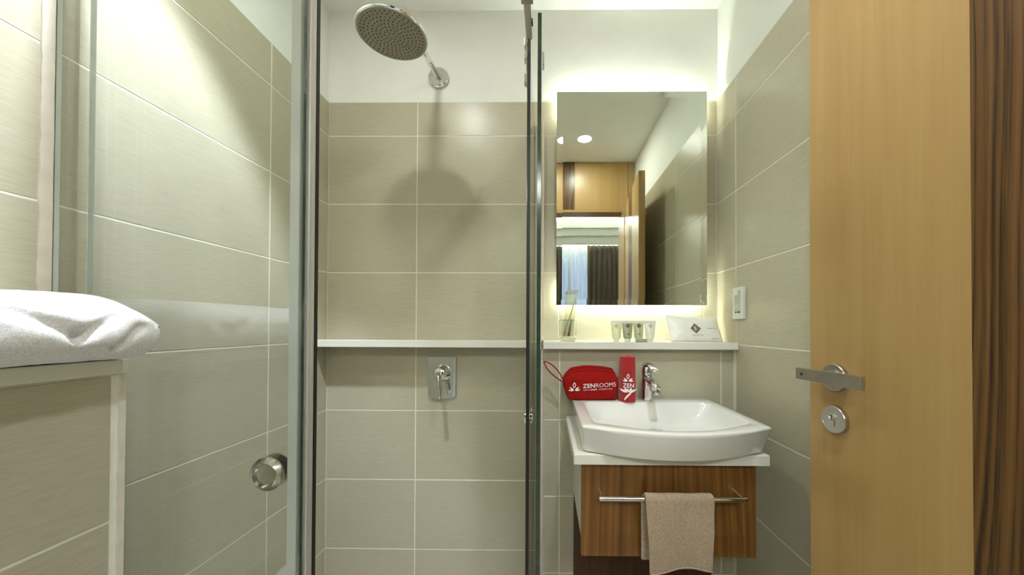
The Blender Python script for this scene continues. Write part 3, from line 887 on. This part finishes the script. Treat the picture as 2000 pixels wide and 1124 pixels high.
# ------------------------------------------------------------------ things on the shelf
SZ = 1.0567
gx, gy = .087, 1.452
bm = bmesh.new()
lathe(bm, [(.001, 0), (.031, 0), (.0335, .003), (.0355, .03), (.0368, .086), (.0358, .0872), (.0347, .086), (.0335, .03), (.031, .015), (.026, .0125), (.001, .012)], (gx, gy, SZ), n=40, cap0=True, cap1=True)
tg = obj('tumbler', bm, M['tumbler'], None, 'angle', origin=(gx, gy, SZ)); tag(tg, 'clear glass tumbler standing on the vanity shelf', 'glass')
t = thing('toothbrush_packet', 'clear plastic packet with a toothbrush standing in the tumbler', 'packet', (gx, gy, SZ + .014))
bm = bmesh.new()
tilt = .115
def sach(s, z, y): return Vector((gx - .002 + s + z * tilt, gy - .002 + y + z * .06, SZ + .0145 + z))
prf = [(-.021, -.004), (-.0212, .002), (-.008, .006), (.008, .006), (.0212, .002), (.021, -.004), (.008, -.007), (-.008, -.007)]
def sring(z, sx_, k): return ring(bm, [sach(a * sx_, z, b * k) for a, b in prf])
skin(bm, [sring(0, .95, .3), sring(.01, 1, .9), sring(.10, 1, .9), sring(.165, 1.05, .5), sring(.18, 1.08, .12), sring(.193, 1.10, .08)])
obj('wrapper', bm, M['sachet'], t, 'angle')
bm = bmesh.new()
zz = [(-.025, .1965), (-.02, .206), (-.012, .197), (-.004, .200), (.004, .196), (.012, .200), (.020, .197), (.024, .202), (.0245, .190), (-.0245, .190)]
prism(bm, [sach(a, b - .004, -.0006) for a, b in zz], (0, .0008, 0)); obj('crimped_end', bm, M['sage'], t)
bm = bmesh.new(); tube(bm, [sach(-.013, .006, 0), sach(-.010, .04, 0), sach(.004, .10, 0), sach(.015, .156, 0)], [.0026, .0026, .0022, .003], 8); obj('toothbrush', bm, M['sage'], t, True)
bm = bmesh.new(); box(bm, -.003, .003, -.004, .004, 0, .022)
for v in bm.verts: v.co = sach(v.co.x + .012 - v.co.z * .0, v.co.z + .155, v.co.y)
bm.free()
bm = bmesh.new(); tube(bm, [sach(.005, .022, 0), sach(.009, .075, 0)], [.0048, .0056], 10); obj('toothpaste', bm, M['grey_print'], t, True)
bm = bmesh.new(); tube(bm, [sach(.004, .007, 0), sach(.005, .0215, 0)], [.0045, .0048], 10); obj('cap', bm, M['red_plastic'], t, True)

def toiletry_tube(x, y, label, body, mark, mark2):
    t = thing('toiletry_tube', label, 'tube', (x, y, SZ), 'hotel toiletry tubes')
    bm = bmesh.new()
    rs = []
    for z, wx_, wy_ in ((.012, .0135, .0135), (.014, .0165, .0160), (.03, .0182, .0140), (.055, .0205, .0085), (.074, .0225, .0030), (.076, .0228, .0014), (.084, .0230, .0012)):
        rs.append(ring(bm, [(x + wx_ * math.cos(2 * math.pi * k / 24), y + wy_ * math.sin(2 * math.pi * k / 24), SZ + z) for k in range(24)]))
    skin(bm, rs); ob = obj('tube_body', bm, M[body], t, 'angle')
    bm = bmesh.new(); lathe(bm, [(.0115, .0002), (.012, .002), (.0125, .0115), (.010, .012)], (x, y, SZ), n=24); obj('cap', bm, M['tube_clear'], t, 'angle')
    bm = bmesh.new(); box(bm, x - .023, x + .023, y - .0019, y + .0019, SZ + .0745, SZ + .085); obj('crimp', bm, M['tube_clear'], t)
    def fy(z): 
        s = (z - .03) / .044; return y - (.0148 - (.0148 - .0034) * max(0, min(1, s))) - .0012
    bm = bmesh.new(); bm.faces.new([bm.verts.new((x + a * .0105, fy(.064 + b * .0105), SZ + .064 + b * .0105)) for a, b in ((0, -1), (1, 0), (0, 1), (-1, 0))]); obj('print', bm, M[mark], t)
    bm = bmesh.new(); bm.faces.new([bm.verts.new((x + a * .0045, fy(.030 + b * .0045) - .0005, SZ + .030 + b * .0045)) for a, b in ((0, -1), (1, 0), (0, 1), (-1, 0))]); obj('print', bm, M[mark2], t)
toiletry_tube(.285, 1.452, 'pale yellow toiletry tube, first of four from the tumbler', 'tube_yellow', 'gold', 'tube_clear')
toiletry_tube(.3305, 1.452, 'olive-grey toiletry tube with the dark diamond, second of four', 'tube_grey', 'olive', 'olive')
toiletry_tube(.3775, 1.460, 'sage-green toiletry tube, third of four, behind the round soap', 'tube_sage', 'olive', 'brown_print')
toiletry_tube(.4225, 1.452, 'clear milky toiletry tube, fourth of four from the tumbler', 'tube_clear', 'sage', 'tube_yellow')
bm = bmesh.new(); lathe(bm, [(.020, .0002), (.0225, .0015), (.0225, .0115), (.0205, .013)], (.373, 1.40, SZ), n=36)
o = obj('soap', bm, M['soap'], None, 'angle', origin=(.373, 1.40, SZ)); tag(o, 'small round grey soap in front of the third tube', 'soap')

# plastic pack leaning by the corner
t = thing('amenity_pack', 'white plastic pack with a dark diamond S mark on the shelf', 'pack', (.605, 1.46, SZ))
def packpt(u, v, w):
    x = .605 + u * .104 + (.005 * (w + 1) * -.6)
    if w > .3: x += 0
    th = .017 * (1 - abs(u) ** 4) * (1 - abs(w) ** 3) + .0012
    z = SZ + .0008 + (w + 1) / 2 * (.110 - .014 * (u + 1) / 2)
    y = 1.435 + (w + 1) / 2 * .045 + v * th + (.003 * noise.noise((u * 3, w * 3, 4)) + .002 * noise.noise((u * 9, w * 7, 1))) * (1 - abs(w) ** 6)
    return Vector((x, y, z))
bm = bmesh.new(); cubegrid(bm, 22, 2, 14, packpt)
obj('wrapper', bm, M['film'], t, True)
def packfront(x, z):
    u = (x - .605 + .003) / .104; h = .110 - .014 * (u + 1) / 2; w = 2 * (z / h) - 1
    return packpt(u, -1, max(-1, min(1, w))) + Vector((0, -.0016, 0))
bm = bmesh.new()
q = [(0, -.0205), (.0215, 0), (0, .0205), (-.0215, 0)]
nq = 6
for i in range(nq):
    for j in range(nq):
        c4 = []
        for a, b in ((i, j), (i + 1, j), (i + 1, j + 1), (i, j + 1)):
            s, tt = a / nq * 2 - 1, b / nq * 2 - 1
            c4.append(bm.verts.new(packfront(.602 + (s - tt) * .5 * .0215, .054 + (s + tt) * .5 * .0205)))
        bm.faces.new(c4)
obj('print', bm, M['brown_print'], t, label='dark diamond mark')
bm = bmesh.new()
put2d(bm, text_mesh('S', .020, .0004), lambda x, y: packfront(.596 + x, .047 + y) + Vector((0, -.0008, 0)))
obj('lettering', bm, M['print_white'], t, label='white letter S')
bm = bmesh.new()
for x0, x1, z in ((.652, .668, .053), (.670, .676, .053), (.678, .688, .053), (.585, .598, .026), (.600, .612, .0262), (.614, .628, .026), (.66, .69, .012)):
    bm.faces.new([bm.verts.new(packfront(a, b)) for a, b in ((x0, z), (x1, z), (x1, z + .0022), (x0, z + .0022))])
tag(obj('print', bm, M['grey_print'], t), kind='stuff')

# shaver socket on the right wall
t = thing('shaver_socket', 'narrow white socket plate with three black holes on the right wall', 'socket', (XR, 1.352, 1.14))
obj('plate', BX(XR - .0125, XR - .0004, 1.3165, 1.388, 1.147, 1.268, bev=.0015), M['plastic'], t)
obj('label_panel', BX(XR - .0133, XR - .0124, 1.332, 1.374, 1.176, 1.255), M['seal'], t)
for y in (1.337, 1.350, 1.364):
    bm = bmesh.new(); lathe(bm, [(.0042, 0), (.0042, .0015)], (XR - .0124, y, 1.173), (-1, 0, 0), 14); obj('socket_hole', bm, M['black'], t)
bm = bmesh.new()
for k, (w, z) in enumerate(((.018, 1.229), (.016, 1.225), (.012, 1.217), (.009, 1.209), (.009, 1.201))): box(bm, XR - .0137, XR - .0134, 1.356 - w / 2, 1.356 + w / 2, z, z + .002)
tag(obj('print', bm, M['grey_print'], t), kind='stuff')
obj('shutter_tab', BX(XR - .0138, XR - .0124, 1.350, 1.372, 1.240, 1.256, bev=.0004), M['print_white'], t)

# ------------------------------------------------------------------ bath towel on the ledge
bm = bmesh.new()
NY, NA = 130, 110
y0, y1 = .06, .660
def _cs():
    P = []
    for k in range(2000):
        a = 2 * math.pi * k / 2000; ca, sa = math.cos(a), math.sin(a)
        P.append((math.copysign(abs(ca) ** .62, ca) * .118, math.copysign(abs(sa) ** .70, sa) * .0615))
    D_ = [0]
    for i in range(2000): D_.append(D_[-1] + math.dist(P[i], P[(i + 1) % 2000]))
    out = []; j = 0
    for k in range(NA):
        d = D_[-1] * k / NA
        while D_[j + 1] < d: j += 1
        out.append(P[j % 2000])
    return out
CS = _cs()
def towel_pt(j, k):
    s = j / NY; y = y0 + (y1 - y0) * s
    endf = min(1, (1 - s) / .09); e = math.sqrt(max(0, 1 - (1 - endf) ** 2))
    px, pz = CS[k]
    x = -.838 + px * (.93 + .07 * e)
    z = 1.0525 + .0615 + pz * (1 if pz < 0 else (.30 + .70 * e))
    if pz > 0:
        rx = (x + .955) / .235
        z -= .034 * max(0, rx - .30) ** 1.2 * (pz / .0615)
        z += .005 * noise.noise((x * 14, y * 9, 1.5))
    return Vector((x, y, max(1.0528, z)))
def crease(y, z):
    d = 0
    # V shaped fold on the room side + curved fold line
    for (ya, za, yb2, zb2, w, dp) in ((.475, 1.135, .545, 1.098, .010, .010), (.545, 1.098, .590, 1.128, .010, .010), (.40, 1.142, .475, 1.135, .012, .005), (.52, 1.065, .600, 1.078, .007, .008), (.600, 1.078, .622, 1.112, .007, .008), (.36, 1.10, .46, 1.112, .016, .003)):
        p = Vector((y, z)); A_ = Vector((ya, za)); B_ = Vector((yb2, zb2)); v = B_ - A_
        u_ = max(0, min(1, (p - A_).dot(v) / v.length_squared)); dd = (p - (A_ + v * u_)).length
        d += dp * math.exp(-(dd / w) ** 2)
    return d
rows = []
for j in range(NY + 1):
    row = []
    for k in range(NA):
        p = towel_pt(j, k)
        f_ = max(0, min(1, (p.x + .86) / .06)) * max(0, min(1, (p.z - 1.053) / .006))
        p.x -= crease(p.y, p.z) * f_
        q_ = noise.noise((p.x * 34, p.y * 30, p.z * 34)) * .0022 + noise.noise((p.x * 110, p.y * 110, p.z * 110)) * .0009
        c = Vector((-.838, p.y, 1.112)); d = (p - c).normalized()
        p = p + d * q_
        p.z = max(p.z, 1.0525); p.x = max(p.x, XL + .003)
        row.append(bm.verts.new(p))
    rows.append(row)
skin(bm, rows)
bt = obj('bath_towel', bm, M['towel_white'], None, True, origin=(-.85, .36, 1.0525))
tag(bt, 'folded white bath towel lying on the ledge', 'towel')

# ------------------------------------------------------------------ toilet below the ledge (only its reflection shows)
t = thing('toilet', 'white wall-hung toilet below the ledge with the white towel', 'toilet', (-.8, .33, .1))
bm = bmesh.new()
def egg(cx, cy, L_, W_, z, n=32):
    P = []
    for k in range(n):
        a = 2 * math.pi * k / n; c, s = math.cos(a), math.sin(a)
        P.append((cx + (L_ * .58 * c if c > 0 else L_ * .42 * math.copysign(abs(c) ** .5, c)), cy + W_ / 2 * math.copysign(abs(s) ** .85, s), z))
    return P
skin(bm, [ring(bm, egg(-.66, .33, .28, .20, .10)), ring(bm, egg(-.60, .33, .38, .28, .20)), ring(bm, egg(-.575, .33, .47, .345, .33)), ring(bm, egg(-.57, .33, .485, .355, .38)), ring(bm, egg(-.57, .33, .475, .345, .386))])
for v in bm.verts: v.co.x = max(v.co.x, XLEDGE + .0005)
obj('bowl', bm, M['ceramic'], t, 'angle')
bm = bmesh.new(); skin(bm, [ring(bm, egg(-.57, .33, .47, .345, .3875)), ring(bm, egg(-.57, .33, .48, .355, .393)), ring(bm, egg(-.57, .33, .48, .355, .408)), ring(bm, egg(-.57, .33, .455, .33, .416))])
for v in bm.verts: v.co.x = max(v.co.x, XLEDGE + .006)
obj('lid', bm, M['plastic'], t, 'angle')

# ------------------------------------------------------------------ door standing open at the right
Fp, Hp = Vector((.574, .779, 0)), Vector((.629, .150, 0))
du = (Hp - Fp).normalized(); DL = (Hp - Fp).length
dn = Vector((-du.y * -1, du.x * -1, 0))
if dn.x > 0: dn = -dn
def DX(s, o, z): return Fp + du * s + dn * o + Vector((0, 0, z))     # s from free edge, o off the face, z height
DM = Matrix(((du.x, dn.x, 0, Fp.x), (du.y, dn.y, 0, Fp.y), (0, 0, 1, 0), (0, 0, 0, 1)))
dt = thing('door_1', 'open maple door with dark zebra-wood band and steel lever handle', None, (Hp.x, Hp.y, 0), kind='structure')
def dbox(name, s0, s1, o0, o1, z0, z1, mat, par, bev=0):
    bm = bmesh.new(); box(bm, s0, s1, o0, o1, z0, z1, bev=bev, xf=DM); return obj(name, bm, mat, par)
dbox('panel', 0, .2745, -.04, 0, .008, 2.098, M['maple'], dt)
dbox('inlay', .2747, .44, -.04, 0, .008, 2.098, M['zebra'], dt)
dbox('panel', .4402, DL, -.04, 0, .008, 2.098, M['maple'], dt)
for zc_, nm in ((1.0165, 'handle_rose'), (.933, 'key_rose')):
    bm = bmesh.new(); lathe(bm, [(.0272, .0002), (.0272, .0085), (.0262, .0098), (.0235, .0098), (.0232, .0090)] if nm == 'handle_rose' else [(.0272, .0002), (.0272, .0085), (.0262, .0098), (.0240, .0098), (.0237, .0092)], DX(.064, 0, zc_), dn, 40); rz = obj(nm, bm, M['steel'], dt, 'angle')
bm = bmesh.new(); lathe(bm, [(.0155, .0085), (.0155, .0125), (.0105, .0135), (.0105, .046)], DX(.064, 0, 1.0165), dn, 28); obj('lever_neck', bm, M['steel'], dt, 'angle')
lv = dbox('lever', .018, .160, .040, .0495, 1.007, 1.032, M['steel'], dt, .0012)
bm = bmesh.new(); lathe(bm, [(.0028, 0), (.0028, .0006)], DX(.034, .0495, 1.0195), dn, 12); obj('screw', bm, M['black'], lv)
bm = bmesh.new(); lathe(bm, [(.0076, .0090), (.0076, .0118), (.0065, .0124)], DX(.064, 0, .938), dn, 24); kc = obj('key_cylinder', bm, M['chrome'], dt, 'angle')
dbox('cylinder_tail', .0597, .0683, .0090, .0108, .920, .9325, M['steel'], dt, .001)
dbox('keyway', .0631, .0649, .0122, .0128, .9335, .9425, M['black'], kc)
for z in (.25, 1.05, 1.85):
    bm = bmesh.new(); lathe(bm, [(.007, 0), (.007, .09)], DX(DL + .006, -.006, z), (0, 0, 1), 14); obj('hinge', bm, M['steel'], dt, 'angle')
# back side handle
bm = bmesh.new(); lathe(bm, [(.026, 0), (.026, .009)], DX(.064, -.0402, 1.0165), -dn, 32); obj('handle_rose', bm, M['steel'], dt, 'angle')
bm = bmesh.new(); lathe(bm, [(.0105, .009), (.0105, .045)], DX(.064, -.0402, 1.0165), -dn, 20); obj('lever_neck', bm, M['steel'], dt, 'angle')
dbox('lever', .030, .178, -.0897, -.0802, 1.004, 1.029, M['steel'], dt, .0012)
